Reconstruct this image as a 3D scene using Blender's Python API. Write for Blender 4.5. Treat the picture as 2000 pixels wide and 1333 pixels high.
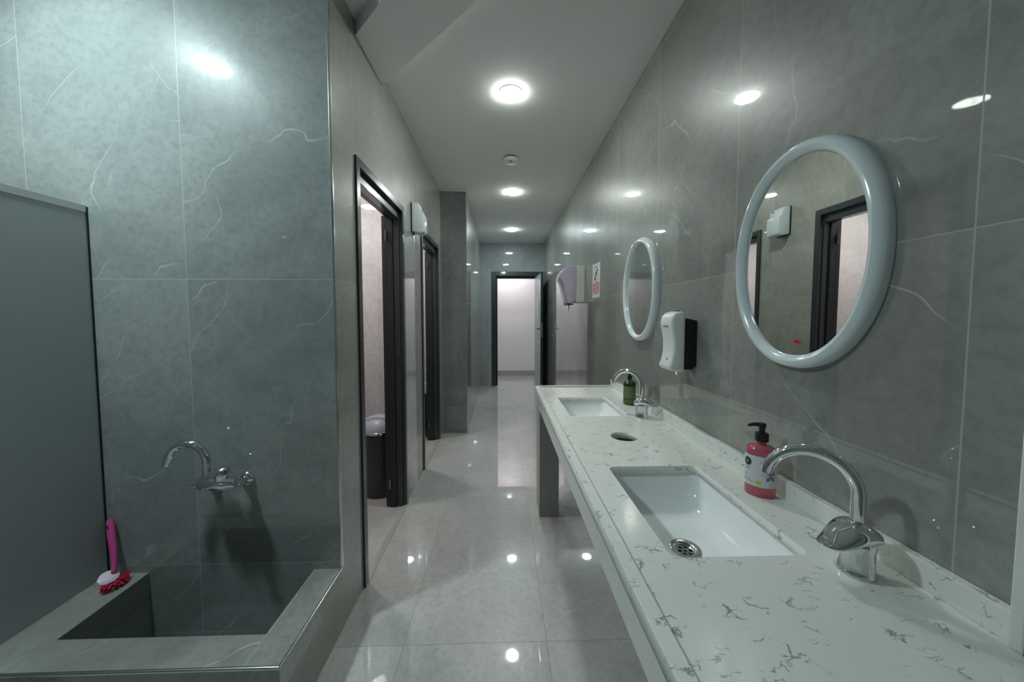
import bpy, bmesh, math, random
from mathutils import Vector, Matrix

for o in list(bpy.data.objects):
    bpy.data.objects.remove(o, do_unlink=True)
SC = bpy.context.scene
COL = SC.collection
PI = math.pi

# ------------------------------------------------------------------ camera
CAM_H = 1.35
FPX = 680.0
cam_d = bpy.data.cameras.new('camera')
cam = bpy.data.objects.new('camera', cam_d)
COL.objects.link(cam)
cam_d.sensor_width = 36.0
cam_d.lens = 36.0 * FPX / 2000.0
cam_d.shift_y = -13.7 / 2000.0
cam_d.clip_start = 0.02
pitch = math.atan(34.8 / FPX)
yaw = math.atan(20.0 / FPX)
cam.location = (0, 0, CAM_H)
cam.rotation_euler = (PI / 2 - pitch, 0, -yaw)
SC.camera = cam

# ------------------------------------------------------------------ world, exposure, key lights
SC.view_settings.view_transform = 'Standard'
SC.view_settings.look = 'None'
SC.view_settings.gamma = 1.0
SC.view_settings.use_curve_mapping = False
SC.view_settings.exposure = 2.2
wd = bpy.data.worlds.new('world')
SC.world = wd
wd.use_nodes = True
wd.node_tree.nodes['Background'].inputs[0].default_value = (0.75, 0.9, 0.88, 1)
wd.node_tree.nodes['Background'].inputs[1].default_value = 0.02
# emission of the lamps' diffusers (colour, strength)
LAMP_HALL = ((0.93, 1.0, 0.955), 52.0)
LAMP_FAR = ((0.80, 0.97, 1.0), 60.0)
LAMP_NOOK = ((0.79, 0.97, 1.0), 92.0)
LAMP_STALL = ((1.0, 0.94, 0.925), 44.0)
LAMP_ROOM = ((1.0, 0.93, 0.95), 45.0)

# ------------------------------------------------------------------ dimensions
XL, XP, XR = -0.687, -0.397, 0.805      # left wall, pillar face, right wall
YF, YP, YE = 1.461, 3.98, 6.70            # nook wall, pillar, end wall
ZC = 2.74
YB = -1.3                               # wall behind the camera

# ------------------------------------------------------------------ node helpers
class NT:
    def __init__(self, name):
        self.m = bpy.data.materials.new(name)
        self.m.use_nodes = True
        self.t = self.m.node_tree
        self.b = self.t.nodes['Principled BSDF']
    def n(self, ty, **kw):
        nd = self.t.nodes.new(ty)
        for k, v in kw.items():
            setattr(nd, k, v)
        return nd
    def l(self, a, b):
        self.t.links.new(a, b)
    def setin(self, sock, v):
        if hasattr(v, 'is_output') or isinstance(v, bpy.types.NodeSocket):
            self.l(v, sock)
        else:
            sock.default_value = v
    def math(self, op, a, b=None, c=None, clamp=False):
        nd = self.n('ShaderNodeMath', operation=op, use_clamp=clamp)
        self.setin(nd.inputs[0], a)
        if b is not None: self.setin(nd.inputs[1], b)
        if c is not None: self.setin(nd.inputs[2], c)
        return nd.outputs[0]
    def vmath(self, op, a, b):
        nd = self.n('ShaderNodeVectorMath', operation=op)
        self.setin(nd.inputs[0], a); self.setin(nd.inputs[1], b)
        return nd.outputs[0]
    def vscale(self, a, k):
        nd = self.n('ShaderNodeVectorMath', operation='SCALE')
        self.l(a, nd.inputs[0]); nd.inputs['Scale'].default_value = k
        return nd.outputs[0]
    def comb(self, x, y, z):
        nd = self.n('ShaderNodeCombineXYZ')
        for i, v in enumerate((x, y, z)): self.setin(nd.inputs[i], v)
        return nd.outputs[0]
    def ramp(self, fac, stops):
        nd = self.n('ShaderNodeMapRange', interpolation_type='SMOOTHSTEP')
        self.setin(nd.inputs[0], fac)
        for i, v in enumerate(stops): nd.inputs[1 + i].default_value = v
        return nd.outputs[0]
    def mix(self, fac, a, b):
        nd = self.n('ShaderNodeMix', data_type='RGBA')
        self.setin(nd.inputs[0], fac)
        for s, v in ((nd.inputs[6], a), (nd.inputs[7], b)):
            if isinstance(v, tuple): s.default_value = v if len(v) == 4 else v + (1,)
            else: self.l(v, s)
        return nd.outputs[2]
    def noise(self, vec, scale, detail=3, rough=0.5, dist=0.0):
        nd = self.n('ShaderNodeTexNoise')
        self.l(vec, nd.inputs['Vector'])
        nd.inputs['Scale'].default_value = scale
        nd.inputs['Detail'].default_value = detail
        nd.inputs['Roughness'].default_value = rough
        nd.inputs['Distortion'].default_value = dist
        return nd.outputs['Fac'], nd.outputs['Color']

def plain(name, col, rough=0.5, metal=0.0, coat=0.0, bump=None, trans=0.0, spec=0.5, ior=1.5, var=0.0, varscale=8.0):
    N = NT(name)
    b = N.b
    b.inputs['Roughness'].default_value = rough
    b.inputs['Metallic'].default_value = metal
    b.inputs['Coat Weight'].default_value = coat
    b.inputs['Coat Roughness'].default_value = 0.05
    b.inputs['Transmission Weight'].default_value = trans
    b.inputs['Specular IOR Level'].default_value = spec
    b.inputs['IOR'].default_value = ior
    tc = N.n('ShaderNodeTexCoord').outputs['Object']
    f, _ = N.noise(tc, varscale, 4, 0.6)
    v = var if var else 0.03
    dark = tuple(max(0, c * (1 - v)) for c in col)
    lite = tuple(min(1, c * (1 + v)) for c in col)
    N.l(N.mix(f, dark, lite), b.inputs['Base Color'])
    if bump:
        f2, _ = N.noise(tc, bump[0], 3, 0.6)
        bp = N.n('ShaderNodeBump')
        bp.inputs['Strength'].default_value = bump[1]
        bp.inputs['Distance'].default_value = 0.002
        N.l(f2, bp.inputs['Height'])
        N.l(bp.outputs[0], b.inputs['Normal'])
    return N.m

def emit_mat(name, col, s):
    N = NT(name)
    b = N.b
    b.inputs['Base Color'].default_value = (0.8, 0.8, 0.8, 1)
    b.inputs['Emission Color'].default_value = col + (1,)
    b.inputs['Emission Strength'].default_value = s
    return N.m

def tile_mat(name, ax, u0, us, v0, vs, base, dark, vein, grout, gw=0.0013, rough=0.38, coat=1.0, veinamt=0.6, seed=0.0, spec=0.3, tilt=0.004):
    """large marble-look tiles; ax = the two world axes the tile grid runs along"""
    N = NT(name)
    pos = N.n('ShaderNodeNewGeometry').outputs['Position']
    sp = N.n('ShaderNodeSeparateXYZ'); N.l(pos, sp.inputs[0])
    U = sp.outputs[ax[0]]; V = sp.outputs[ax[1]]
    u = N.math('DIVIDE', N.math('SUBTRACT', U, u0), us)
    v = N.math('DIVIDE', N.math('SUBTRACT', V, v0), vs)
    fu = N.math('FRACT', u); fv = N.math('FRACT', v)
    cu = N.math('FLOOR', u); cv = N.math('FLOOR', v)
    du = N.math('MULTIPLY', N.math('MINIMUM', fu, N.math('SUBTRACT', 1.0, fu)), us)
    dv = N.math('MULTIPLY', N.math('MINIMUM', fv, N.math('SUBTRACT', 1.0, fv)), vs)
    d = N.math('MINIMUM', du, dv)
    g = N.math('LESS_THAN', d, gw)
    cell = N.comb(cu, cv, seed)
    wn = N.n('ShaderNodeTexWhiteNoise', noise_dimensions='3D'); N.l(cell, wn.inputs['Vector'])
    off = N.vscale(wn.outputs['Color'], 9.0)
    p = N.comb(U, V, seed)
    p = N.vmath('ADD', p, off)
    # clouding
    f1, _ = N.noise(p, 2.2, 6, 0.6, 0.4)
    f3, _ = N.noise(p, 38.0, 4, 0.7)
    c = N.mix(N.ramp(f1, (0.36, 0.64, 0.0, 1.0)), dark, base)
    f4, _ = N.noise(p, 9.0, 5, 0.65, 0.3)
    c = N.mix(N.math('MULTIPLY', N.ramp(f4, (0.46, 0.68, 0.0, 1.0)), 0.28), c, tuple(x * 0.80 for x in dark))
    c = N.mix(N.math('MULTIPLY', N.ramp(f3, (0.42, 0.66, 0.0, 1.0)), 0.30), c, tuple(x * 0.62 for x in dark))
    # veins: thin, nearly straight diagonal lines that come and go
    def veins(c, rot, off, w, amt, g0, g1, kf):
        mp = N.n('ShaderNodeMapping'); mp.vector_type = 'TEXTURE'
        mp.inputs['Rotation'].default_value = (0, 0, rot)
        N.l(p, mp.inputs['Vector'])
        sq = N.n('ShaderNodeSeparateXYZ'); N.l(mp.outputs[0], sq.inputs[0])
        f, _ = N.noise(N.vmath('ADD', mp.outputs[0], off), 1.5, 4, 0.45)
        tt = N.math('MULTIPLY_ADD', f, 1.7, N.math('MULTIPLY', sq.outputs[1], kf))
        f = N.math('FRACT', tt)
        gate, _ = N.noise(N.vmath('ADD', mp.outputs[0], (off[1], off[0], 8.1)), 3.4, 2, 0.5)
        line = N.ramp(N.math('ABSOLUTE', N.math('SUBTRACT', f, 0.5)), (0.0, w, 1.0, 0.0))
        line = N.math('MULTIPLY', line, N.ramp(gate, (g0, g1, 0.0, 1.0)))
        return N.mix(N.math('MULTIPLY', line, amt * veinamt), c, vein)
    c = veins(c, 0.62, (3.1, 1.2, 0.0), 0.0075, 1.0, 0.45, 0.60, 2.6)
    c = veins(c, 1.12, (7.7, 4.4, 2.0), 0.0065, 0.9, 0.46, 0.60, 2.3)
    c = veins(c, -0.75, (1.7, 9.4, 5.0), 0.005, 0.6, 0.52, 0.64, 1.8)
    # slight tone difference from tile to tile
    tone = N.math('MULTIPLY_ADD', wn.outputs['Value'], 0.10, 0.95)
    hs = N.n('ShaderNodeHueSaturation'); N.l(tone, hs.inputs['Value']); N.l(c, hs.inputs['Color'])
    c = N.mix(g, hs.outputs[0], grout)
    N.l(c, N.b.inputs['Base Color'])
    N.b.inputs['Roughness'].default_value = rough
    N.l(N.math('MULTIPLY', N.math('SUBTRACT', 1.0, g), coat), N.b.inputs['Coat Weight'])
    N.b.inputs['Coat Roughness'].default_value = 0.022
    N.b.inputs['Specular IOR Level'].default_value = spec
    N.b.inputs['Coat IOR'].default_value = 1.6
    # each tile sits very slightly out of true, so reflections break at the joints
    gm = N.n('ShaderNodeNewGeometry').outputs['Normal']
    tl = N.vscale(N.vmath('SUBTRACT', wn.outputs['Color'], (0.5, 0.5, 0.5)), tilt)
    nn = N.n('ShaderNodeVectorMath', operation='NORMALIZE')
    N.l(N.vmath('ADD', gm, tl), nn.inputs[0])
    N.l(nn.outputs[0], N.b.inputs['Normal']); N.l(nn.outputs[0], N.b.inputs['Coat Normal'])
    return N.m

TB, TD, TV, TG = (0.285, 0.29, 0.265), (0.22, 0.226, 0.206), (0.56, 0.57, 0.53), (0.38, 0.39, 0.36)
M = {}
M['tile_right'] = tile_mat('grey marble tile right', (1, 2), 0.577, 0.615, 0.3, 1.2, TB, TD, TV, TG, seed=1.0)
M['tile_left'] = tile_mat('grey marble tile left', (1, 2), 1.68, 0.60, 0.3, 1.2, (0.36, 0.365, 0.33), (0.29, 0.295, 0.265), TV, TG, seed=2.0)  # same tile as the right wall; base colour lightened to imitate stronger light here
M['tile_pillar'] = tile_mat('grey marble tile pillar', (1, 2), 3.97, 0.60, 0.3, 1.2, TB, TD, TV, TG, seed=3.0)
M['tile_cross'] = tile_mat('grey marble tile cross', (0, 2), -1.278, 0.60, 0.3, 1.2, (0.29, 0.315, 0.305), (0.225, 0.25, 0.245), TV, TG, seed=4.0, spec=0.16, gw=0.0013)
M['tile_end'] = tile_mat('grey marble tile end', (0, 2), -0.25, 0.6, 0.3, 1.2, (0.32, 0.35, 0.35), (0.27, 0.295, 0.295), TV, TG, seed=5.0)
M['tile_floor'] = tile_mat('polished floor tile', (0, 1), 0.185, 0.589, 1.374, 1.176, (0.50, 0.50, 0.49), (0.43, 0.43, 0.42), (0.78, 0.78, 0.76), (0.24, 0.24, 0.225), gw=0.0011, rough=0.3, veinamt=0.45, seed=6.0, tilt=0.0015)
M['tile_stall'] = tile_mat('stall marble tile', (0, 2), -1.0, 0.6, 0.3, 1.2, (0.62, 0.60, 0.595), (0.55, 0.53, 0.525), (0.75, 0.72, 0.70), (0.66, 0.64, 0.62), seed=7.0, rough=0.5, coat=0.35, spec=0.03)
M['tile_stall_side'] = tile_mat('stall marble tile side', (1, 2), 1.9, 0.6, 0.3, 1.2, (0.62, 0.60, 0.595), (0.55, 0.53, 0.525), (0.75, 0.72, 0.70), (0.66, 0.64, 0.62), seed=8.0, rough=0.5, coat=0.35, spec=0.03)
M['tile_trough'] = tile_mat('trough marble tile', (0, 1), -0.80, 2.4, -0.9, 9.0, TB, TD, TV, TG, seed=9.0, coat=0.5)
M['ceiling'] = plain('ceiling paint', (0.86, 0.87, 0.85), 0.85, bump=(220, 0.05))
M['plaster'] = plain('white plaster', (0.76, 0.75, 0.76), 0.8)
M['skirting'] = plain('grey skirting tile', (0.36, 0.36, 0.36), 0.3)
M['frame'] = plain('dark slate door frame', (0.022, 0.031, 0.035), 0.28, coat=0.4)
M['frame_black'] = plain('black rubber seal', (0.006, 0.007, 0.008), 0.5)
M['leaf'] = plain('grey green laminate', (0.36, 0.42, 0.40), 0.35)
M['leaf_edge'] = plain('slate leaf edge', (0.012, 0.015, 0.018), 0.4)
M['chrome'] = plain('chrome', (0.74, 0.76, 0.77), 0.05, metal=1.0)
M['steel'] = plain('brushed steel', (0.55, 0.55, 0.53), 0.22, metal=1.0)
M['alu'] = plain('aluminium trim', (0.66, 0.68, 0.68), 0.18, metal=1.0)
M['threshold'] = plain('threshold strip', (0.50, 0.49, 0.45), 0.3, metal=0.3)
M['dark_metal'] = plain('dark metal', (0.20, 0.21, 0.22), 0.3, metal=1.0)
M['ceramic'] = plain('white ceramic', (0.80, 0.84, 0.84), 0.06, coat=0.3)
M['white_plastic'] = plain('glossy white plastic', (0.71, 0.77, 0.79), 0.16, coat=0.3)
M['dispenser_white'] = plain('satin white plastic', (0.78, 0.80, 0.79), 0.35)
M['dispenser_grey'] = plain('light grey plastic', (0.66, 0.70, 0.66), 0.35)
M['black'] = plain('black plastic', (0.008, 0.009, 0.009), 0.35)
M['charcoal'] = plain('charcoal plastic', (0.028, 0.032, 0.038), 0.32)
M['lid'] = plain('blue grey plastic', (0.46, 0.49, 0.56), 0.35)
M['mirror'] = plain('silvered glass', (0.80, 0.83, 0.81), 0.0, metal=1.0)
M['partition'] = plain('grey laminate', (0.42, 0.46, 0.47), 0.45, bump=(300, 0.05))
M['partition_edge'] = plain('laminate edge band', (0.56, 0.60, 0.59), 0.5)
M['pink'] = plain('pink plastic', (0.55, 0.07, 0.26), 0.3)
M['pink_pale'] = plain('pale pink plastic', (0.62, 0.52, 0.60), 0.4)
M['bristle'] = plain('red bristles', (0.55, 0.015, 0.06), 0.6, var=0.3, varscale=120)
M['pink_liquid'] = plain('pink soap', (0.66, 0.15, 0.21), 0.08, coat=0.5, trans=0.35, ior=1.35)
M['green_glass'] = plain('olive green bottle', (0.022, 0.035, 0.010), 0.07, coat=0.4)
M['green_liquid'] = plain('olive liquid', (0.10, 0.105, 0.02), 0.1)
M['label_white'] = plain('white label', (0.66, 0.67, 0.70), 0.4)
M['label_green'] = plain('green label', (0.13, 0.17, 0.07), 0.4)
M['dark_green'] = plain('dark green print', (0.01, 0.05, 0.03), 0.4)
M['lime'] = plain('lime print', (0.45, 0.60, 0.02), 0.4)
M['mauve'] = plain('mauve print', (0.25, 0.14, 0.20), 0.4, var=0.5, varscale=90)
M['leafprint'] = plain('grey green print', (0.22, 0.25, 0.20), 0.4, var=0.5, varscale=110)
M['red'] = plain('red print', (0.60, 0.03, 0.06), 0.45)
M['ink'] = plain('dark print', (0.03, 0.03, 0.03), 0.5)
M['grey_print'] = plain('grey print', (0.30, 0.31, 0.32), 0.5)
M['paper'] = plain('tissue paper', (0.78, 0.76, 0.77), 0.9)
M['leg_tile'] = plain('grey beige panel', (0.40, 0.405, 0.37), 0.3, var=0.08, varscale=14)
M['quartz_leg'] = plain('quartz panel', (0.66, 0.67, 0.63), 0.3, var=0.08, varscale=14)

def quartz():
    N = NT('white veined quartz')
    tc = N.n('ShaderNodeNewGeometry').outputs['Position']
    f0, _ = N.noise(tc, 5.0, 4, 0.6)
    c = N.mix(f0, (0.70, 0.72, 0.68), (0.78, 0.80, 0.76))
    _, dc = N.noise(tc, 30.0, 3, 0.6)
    dd = N.vscale(N.vmath('SUBTRACT', dc, (0.5, 0.5, 0.5)), 0.05)
    q = N.vmath('ADD', tc, dd)
    mp = N.n('ShaderNodeMapping'); N.l(q, mp.inputs['Vector'])
    mp.inputs['Rotation'].default_value = (0, 0, 0.5)
    mp.inputs['Scale'].default_value = (0.55, 1.9, 1.0)
    vo = N.n('ShaderNodeTexVoronoi', feature='DISTANCE_TO_EDGE')
    vo.inputs['Scale'].default_value = 25.0
    N.l(mp.outputs[0], vo.inputs['Vector'])
    gate, _ = N.noise(tc, 27.0, 2, 0.5)
    line = N.math('MULTIPLY', N.ramp(vo.outputs['Distance'], (0.0, 0.055, 1.0, 0.0)), N.ramp(gate, (0.535, 0.63, 0.0, 1.0)))
    c = N.mix(N.math('MULTIPLY', line, 0.75), c, (0.10, 0.14, 0.13))
    g2, _ = N.noise(N.vmath('ADD', tc, (5.0, 2.0, 1.0)), 60.0, 3, 0.6)
    c = N.mix(N.math('MULTIPLY', N.ramp(g2, (0.70, 0.76, 0.0, 1.0)), 0.5), c, (0.25, 0.29, 0.27))
    N.l(c, N.b.inputs['Base Color'])
    N.b.inputs['Roughness'].default_value = 0.16
    return N.m
M['quartz'] = quartz()

def dome_mat():
    N = NT('smoky lilac translucent plastic')
    N.b.inputs['Base Color'].default_value = (0.40, 0.37, 0.47, 1)
    N.b.inputs['Roughness'].default_value = 0.18
    N.b.inputs['Transmission Weight'].default_value = 0.30
    N.b.inputs['IOR'].default_value = 1.3
    tc = N.n('ShaderNodeTexCoord').outputs['Object']
    f, _ = N.noise(tc, 12, 2, 0.5)
    N.l(N.mix(f, (0.56, 0.52, 0.64), (0.68, 0.64, 0.75)), N.b.inputs['Base Color'])
    return N.m
M['dome'] = dome_mat()

# ------------------------------------------------------------------ mesh helpers
def BM(): return bmesh.new()

def obj(name, bm, mat, parent=None, smooth=False, bevel=0.0, seg=2):
    me = bpy.data.meshes.new(name)
    bmesh.ops.recalc_face_normals(bm, faces=bm.faces)
    bm.to_mesh(me); bm.free()
    for m in (mat if isinstance(mat, (list, tuple)) else [mat]):
        me.materials.append(M[m] if isinstance(m, str) else m)
    if smooth:
        for p in me.polygons: p.use_smooth = True
    o = bpy.data.objects.new(name, me)
    COL.objects.link(o)
    if smooth:
        es = o.modifiers.new('split', 'EDGE_SPLIT'); es.split_angle = math.radians(42)
    if bevel:
        b = o.modifiers.new('bevel', 'BEVEL'); b.width = bevel; b.segments = seg
        b.limit_method = 'ANGLE'; b.angle_limit = math.radians(40)
        if smooth: o.modifiers.move(1, 0)
    if parent is not None:
        o.parent = parent
        o.matrix_parent_inverse = Matrix.Translation(parent.location).inverted()
    return o

def tag(o, label=None, cat=None, group=None, kind=None):
    if label: o['label'] = label
    if cat: o['category'] = cat
    if group: o['group'] = group
    if kind: o['kind'] = kind
    return o

def thing(name, label, cat, loc=(0, 0, 0), group=None, kind=None):
    o = bpy.data.objects.new(name, None)
    o.empty_display_size = 0.05
    COL.objects.link(o)
    o.location = loc
    return tag(o, label, cat, group, kind)

def box(bm, x0, x1, y0, y1, z0, z1, mi=0):
    vs = [bm.verts.new(c) for c in ((x0, y0, z0), (x1, y0, z0), (x1, y1, z0), (x0, y1, z0),
                                    (x0, y0, z1), (x1, y0, z1), (x1, y1, z1), (x0, y1, z1))]
    for f in ((0, 3, 2, 1), (4, 5, 6, 7), (0, 1, 5, 4), (1, 2, 6, 5), (2, 3, 7, 6), (3, 0, 4, 7)):
        fc = bm.faces.new([vs[i] for i in f]); fc.material_index = mi
    return vs

def prism(bm, pts, axis, a0, a1, mi=0):
    """extrude a 2-D outline along an axis; pts are the two other coordinates in order"""
    def P(p, a):
        if axis == 'x': return (a, p[0], p[1])
        if axis == 'y': return (p[0], a, p[1])
        return (p[0], p[1], a)
    A = [bm.verts.new(P(p, a0)) for p in pts]; B = [bm.verts.new(P(p, a1)) for p in pts]
    n = len(pts)
    fs = [bm.faces.new(A), bm.faces.new(B[::-1])]
    for i in range(n):
        fs.append(bm.faces.new((A[i], A[(i + 1) % n], B[(i + 1) % n], B[i])))
    for f in fs: f.material_index = mi

def lathe(bm, prof, c=(0, 0, 0), n=32, sx=1.0, sy=1.0, rot=0.0, cap=True, axis='z'):
    """prof = list of (r, z)"""
    rings = []
    for r, z in prof:
        ring = []
        for i in range(n):
            a = 2 * PI * i / n
            x, y = r * math.cos(a) * sx, r * math.sin(a) * sy
            x, y = x * math.cos(rot) - y * math.sin(rot), x * math.sin(rot) + y * math.cos(rot)
            if axis == 'z': p = (c[0] + x, c[1] + y, c[2] + z)
            elif axis == 'y': p = (c[0] + x, c[1] + z, c[2] + y)
            else: p = (c[0] + z, c[1] + x, c[2] + y)
            ring.append(bm.verts.new(p))
        rings.append(ring)
    for a, b in zip(rings, rings[1:]):
        for i in range(n):
            bm.faces.new((a[i], a[(i + 1) % n], b[(i + 1) % n], b[i]))
    if cap:
        bm.faces.new(rings[0][::-1]); bm.faces.new(rings[-1])

def tube(bm, pts, r, n=16, cap=True):
    pts = [Vector(p) for p in pts]
    rs = r if isinstance(r, (list, tuple)) else [r] * len(pts)
    up = None; rings = []
    for i, p in enumerate(pts):
        t = (pts[min(i + 1, len(pts) - 1)] - pts[max(i - 1, 0)]).normalized()
        if up is None:
            up = t.orthogonal().normalized()
        up = (up - t * up.dot(t)).normalized()
        sd = t.cross(up)
        rings.append([bm.verts.new(p + (up * math.cos(2 * PI * k / n) + sd * math.sin(2 * PI * k / n)) * rs[i]) for k in range(n)])
    for a, b in zip(rings, rings[1:]):
        for k in range(n):
            bm.faces.new((a[k], a[(k + 1) % n], b[(k + 1) % n], b[k]))
    if cap:
        bm.faces.new(rings[0][::-1]); bm.faces.new(rings[-1])

def loft(bm, loops, cap0=False, cap1=False):
    R = [[bm.verts.new(p) for p in L] for L in loops]
    n = len(R[0])
    for a, b in zip(R, R[1:]):
        for i in range(n):
            bm.faces.new((a[i], a[(i + 1) % n], b[(i + 1) % n], b[i]))
    if cap0: bm.faces.new(R[0][::-1])
    if cap1: bm.faces.new(R[-1])

def rrect(cx, cy, hx, hy, r, n=6):
    out = []
    for k, (sx, sy) in enumerate(((1, 1), (-1, 1), (-1, -1), (1, -1))):
        for i in range(n + 1):
            a = k * PI / 2 + i / n * PI / 2
            out.append((cx + sx * (hx - r) + r * math.cos(a), cy + sy * (hy - r) + r * math.sin(a)))
    return out

def circ(cx, cy, r, n=32, sx=1, sy=1):
    return [(cx + r * sx * math.cos(2 * PI * i / n), cy + r * sy * math.sin(2 * PI * i / n)) for i in range(n)]

def plate(name, outer, holes, z0, z1, mat, parent=None, M4=None):
    """flat plate with holes cut through it"""
    cu = bpy.data.curves.new('outline', 'CURVE'); cu.dimensions = '2D'; cu.fill_mode = 'BOTH'
    cu.extrude = (z1 - z0) / 2
    for L in [outer] + holes:
        s = cu.splines.new('POLY'); s.points.add(len(L) - 1)
        for p, q in zip(s.points, L): p.co = (q[0], q[1], 0, 1)
        s.use_cyclic_u = True
    t = bpy.data.objects.new('outline', cu); COL.objects.link(t)
    bpy.context.view_layer.update()
    dg = bpy.context.evaluated_depsgraph_get()
    me = bpy.data.meshes.new_from_object(t.evaluated_get(dg))
    bpy.data.objects.remove(t, do_unlink=True); bpy.data.curves.remove(cu)
    me.transform(Matrix.Translation((0, 0, (z0 + z1) / 2)))
    if M4 is not None: me.transform(M4)
    bm = BM(); bm.from_mesh(me); bpy.data.meshes.remove(me)
    bmesh.ops.remove_doubles(bm, verts=bm.verts, dist=1e-6)
    return obj(name, bm, mat, parent)

def arc(c, r, a0, a1, n, f):
    return [f(c, r, a0 + (a1 - a0) * i / n) for i in range(n + 1)]

def struct(name, bm, mat, parent=None, **k):
    o = obj(name, bm, mat, parent, **k)
    if parent is None: o['kind'] = 'structure'
    return o

# ================================================================== SETTING
bm = BM()
prism(bm, [(-3.0, YB - 0.1), (3.0, YB - 0.1), (3.0, 1.155), (-0.803, 1.155), (-1.490, 1.155), (-3.0, 1.155)], 'z', -0.12, 0.0)
prism(bm, [(-3.0, 1.155), (-1.490, 1.155), (-1.490, YF), (-3.0, YF)], 'z', -0.12, 0.0)
prism(bm, [(-0.803, 1.155), (3.0, 1.155), (3.0, YF), (-0.803, YF)], 'z', -0.12, 0.0)
prism(bm, [(-3.0, YF), (3.0, YF), (3.0, 10.4), (-3.0, 10.4)], 'z', -0.12, 0.0)
box(bm, -1.6, -0.7, 1.1, 1.5, -0.14, -0.121)
struct('floor', bm, 'tile_floor')
# ceiling slab, and a shallow beam crossing it at 45 degrees
bm = BM(); box(bm, -2.85, 3.0, YB - 0.1, 10.4, ZC, ZC + 0.2); struct('ceiling', bm, 'ceiling')
bm = BM(); prism(bm, [(XL + 0.001, 1.729), (XR - 0.001, 0.237), (XR - 0.001, 0.655), (XL + 0.001, 2.098)], 'z', ZC - 0.068, ZC - 0.0005)
struct('trim_1', bm, 'ceiling')

# right wall
bm = BM(); box(bm, XR, XR + 0.15, YB, YE + 0.12, 0, ZC); struct('wall_right', bm, 'tile_right')
# end wall with the door opening
DX0, DX1, DZ = -0.197, 0.795, 2.20
bm = BM()
box(bm, -0.9, DX0, YE, YE + 0.12, 0, ZC)
box(bm, DX0, DX1, YE, YE + 0.12, DZ, ZC)
box(bm, DX1, XR, YE, YE + 0.12, 0, ZC)
struct('wall_end', bm, 'tile_end')
# nook wall
bm = BM(); box(bm, -2.75, XL - 0.1, YF, YF + 0.1, -0.0, ZC); struct('wall_nook', bm, 'tile_cross')
# left wall with two door openings
D1 = (1.685, 2.48); D2 = (3.01, 3.81); DH = 2.105
bm = BM()
for y0, y1, z0 in ((YF, D1[0], 0), (D1[0], D1[1], DH), (D1[1], D2[0], 0), (D2[0], D2[1], DH), (D2[1], YP + 0.05, 0)):
    box(bm, XL - 0.1, XL, y0, y1, z0, ZC)
bm.normal_update()
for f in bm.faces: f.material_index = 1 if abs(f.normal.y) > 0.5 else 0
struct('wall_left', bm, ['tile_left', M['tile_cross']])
# pillar that narrows the corridor
bm = BM()
box(bm, XL - 0.1, XP, YP, YE, 0, ZC)
for f in bm.faces:
    if abs(f.normal.y) > 0.5 or abs((f.verts[0].co - f.verts[2].co).y) < 1e-6: f.material_index = 1
bm.normal_update()
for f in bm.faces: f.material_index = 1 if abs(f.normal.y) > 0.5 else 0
struct('wall_pillar', bm, ['tile_pillar', M['tile_cross']])
# stalls behind the left wall
SX = -2.2; SH = 2.39
bm = BM(); box(bm, SX, XL - 0.1, YF + 0.1, YF + 0.14, 0, SH); struct('wall_stall_near', bm, 'tile_stall')
bm = BM(); box(bm, SX, XL - 0.1, 2.83, 2.92, 0, SH); struct('wall_stall_middle', bm, 'tile_stall')
bm = BM(); box(bm, SX, XL - 0.1, 4.15, 4.25, 0, SH); struct('wall_stall_far', bm, 'tile_stall')
bm = BM(); box(bm, SX - 0.1, SX, YF + 0.1, 4.25, 0, SH); struct('wall_stall_back', bm, 'tile_stall_side')
bm = BM(); box(bm, SX - 0.1, XL - 0.1, YF + 0.1, 4.25, SH, SH + 0.08); o = struct('ceiling_stall', bm, 'plaster'); o.name = 'ceiling.001'
# space around and behind the camera
bm = BM(); box(bm, -2.75, XR, YB - 0.1, YB, 0, ZC); struct('wall_back', bm, 'tile_cross')
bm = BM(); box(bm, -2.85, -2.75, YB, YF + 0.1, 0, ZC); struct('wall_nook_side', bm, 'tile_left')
# room beyond the far door
bm = BM(); box(bm, -2.4, 3.0, 7.85, 7.95, 0, ZC); struct('wall_far_room', bm, 'plaster')
bm = BM(); box(bm, -2.5, -2.4, YE + 0.12, 7.95, 0, ZC); struct('wall_far_room_left', bm, 'plaster')
bm = BM(); box(bm, 2.9, 3.0, YE + 0.12, 7.85, 0, ZC); struct('wall_far_room_right', bm, 'plaster')
bm = BM(); box(bm, -2.4, -0.9, YE, YE + 0.12, 0, ZC); box(bm, XR + 0.15, 2.9, YE, YE + 0.12, 0, ZC); struct('wall_far_room_near', bm, 'plaster')
bm = BM(); box(bm, -2.4, 2.9, 7.835, 7.85, 0, 0.12); struct('baseboard_far_room', bm, 'skirting')

# metal corner trims
bm = BM(); box(bm, XL - 0.006, XL + 0.004, YF - 0.004, YF + 0.010, 0.272, ZC); struct('trim_2', bm, 'alu', bevel=0.003)
bm = BM(); box(bm, XP - 0.005, XP + 0.003, YP - 0.003, YP + 0.008, 0.0, ZC); struct('trim_3', bm, 'alu', bevel=0.002)
# pale corner post and dark frame at the near end of the vanity wall
bm = BM(); box(bm, XR - 0.030, XR, 0.470, 0.488, 0.8435, ZC); struct('trim_4', bm, 'quartz_leg', bevel=0.003)
bm = BM(); box(bm, XR - 0.034, XR, 0.42, 0.4695, 0.8435, ZC); struct('trim_5', bm, 'frame', bevel=0.003)

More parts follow.
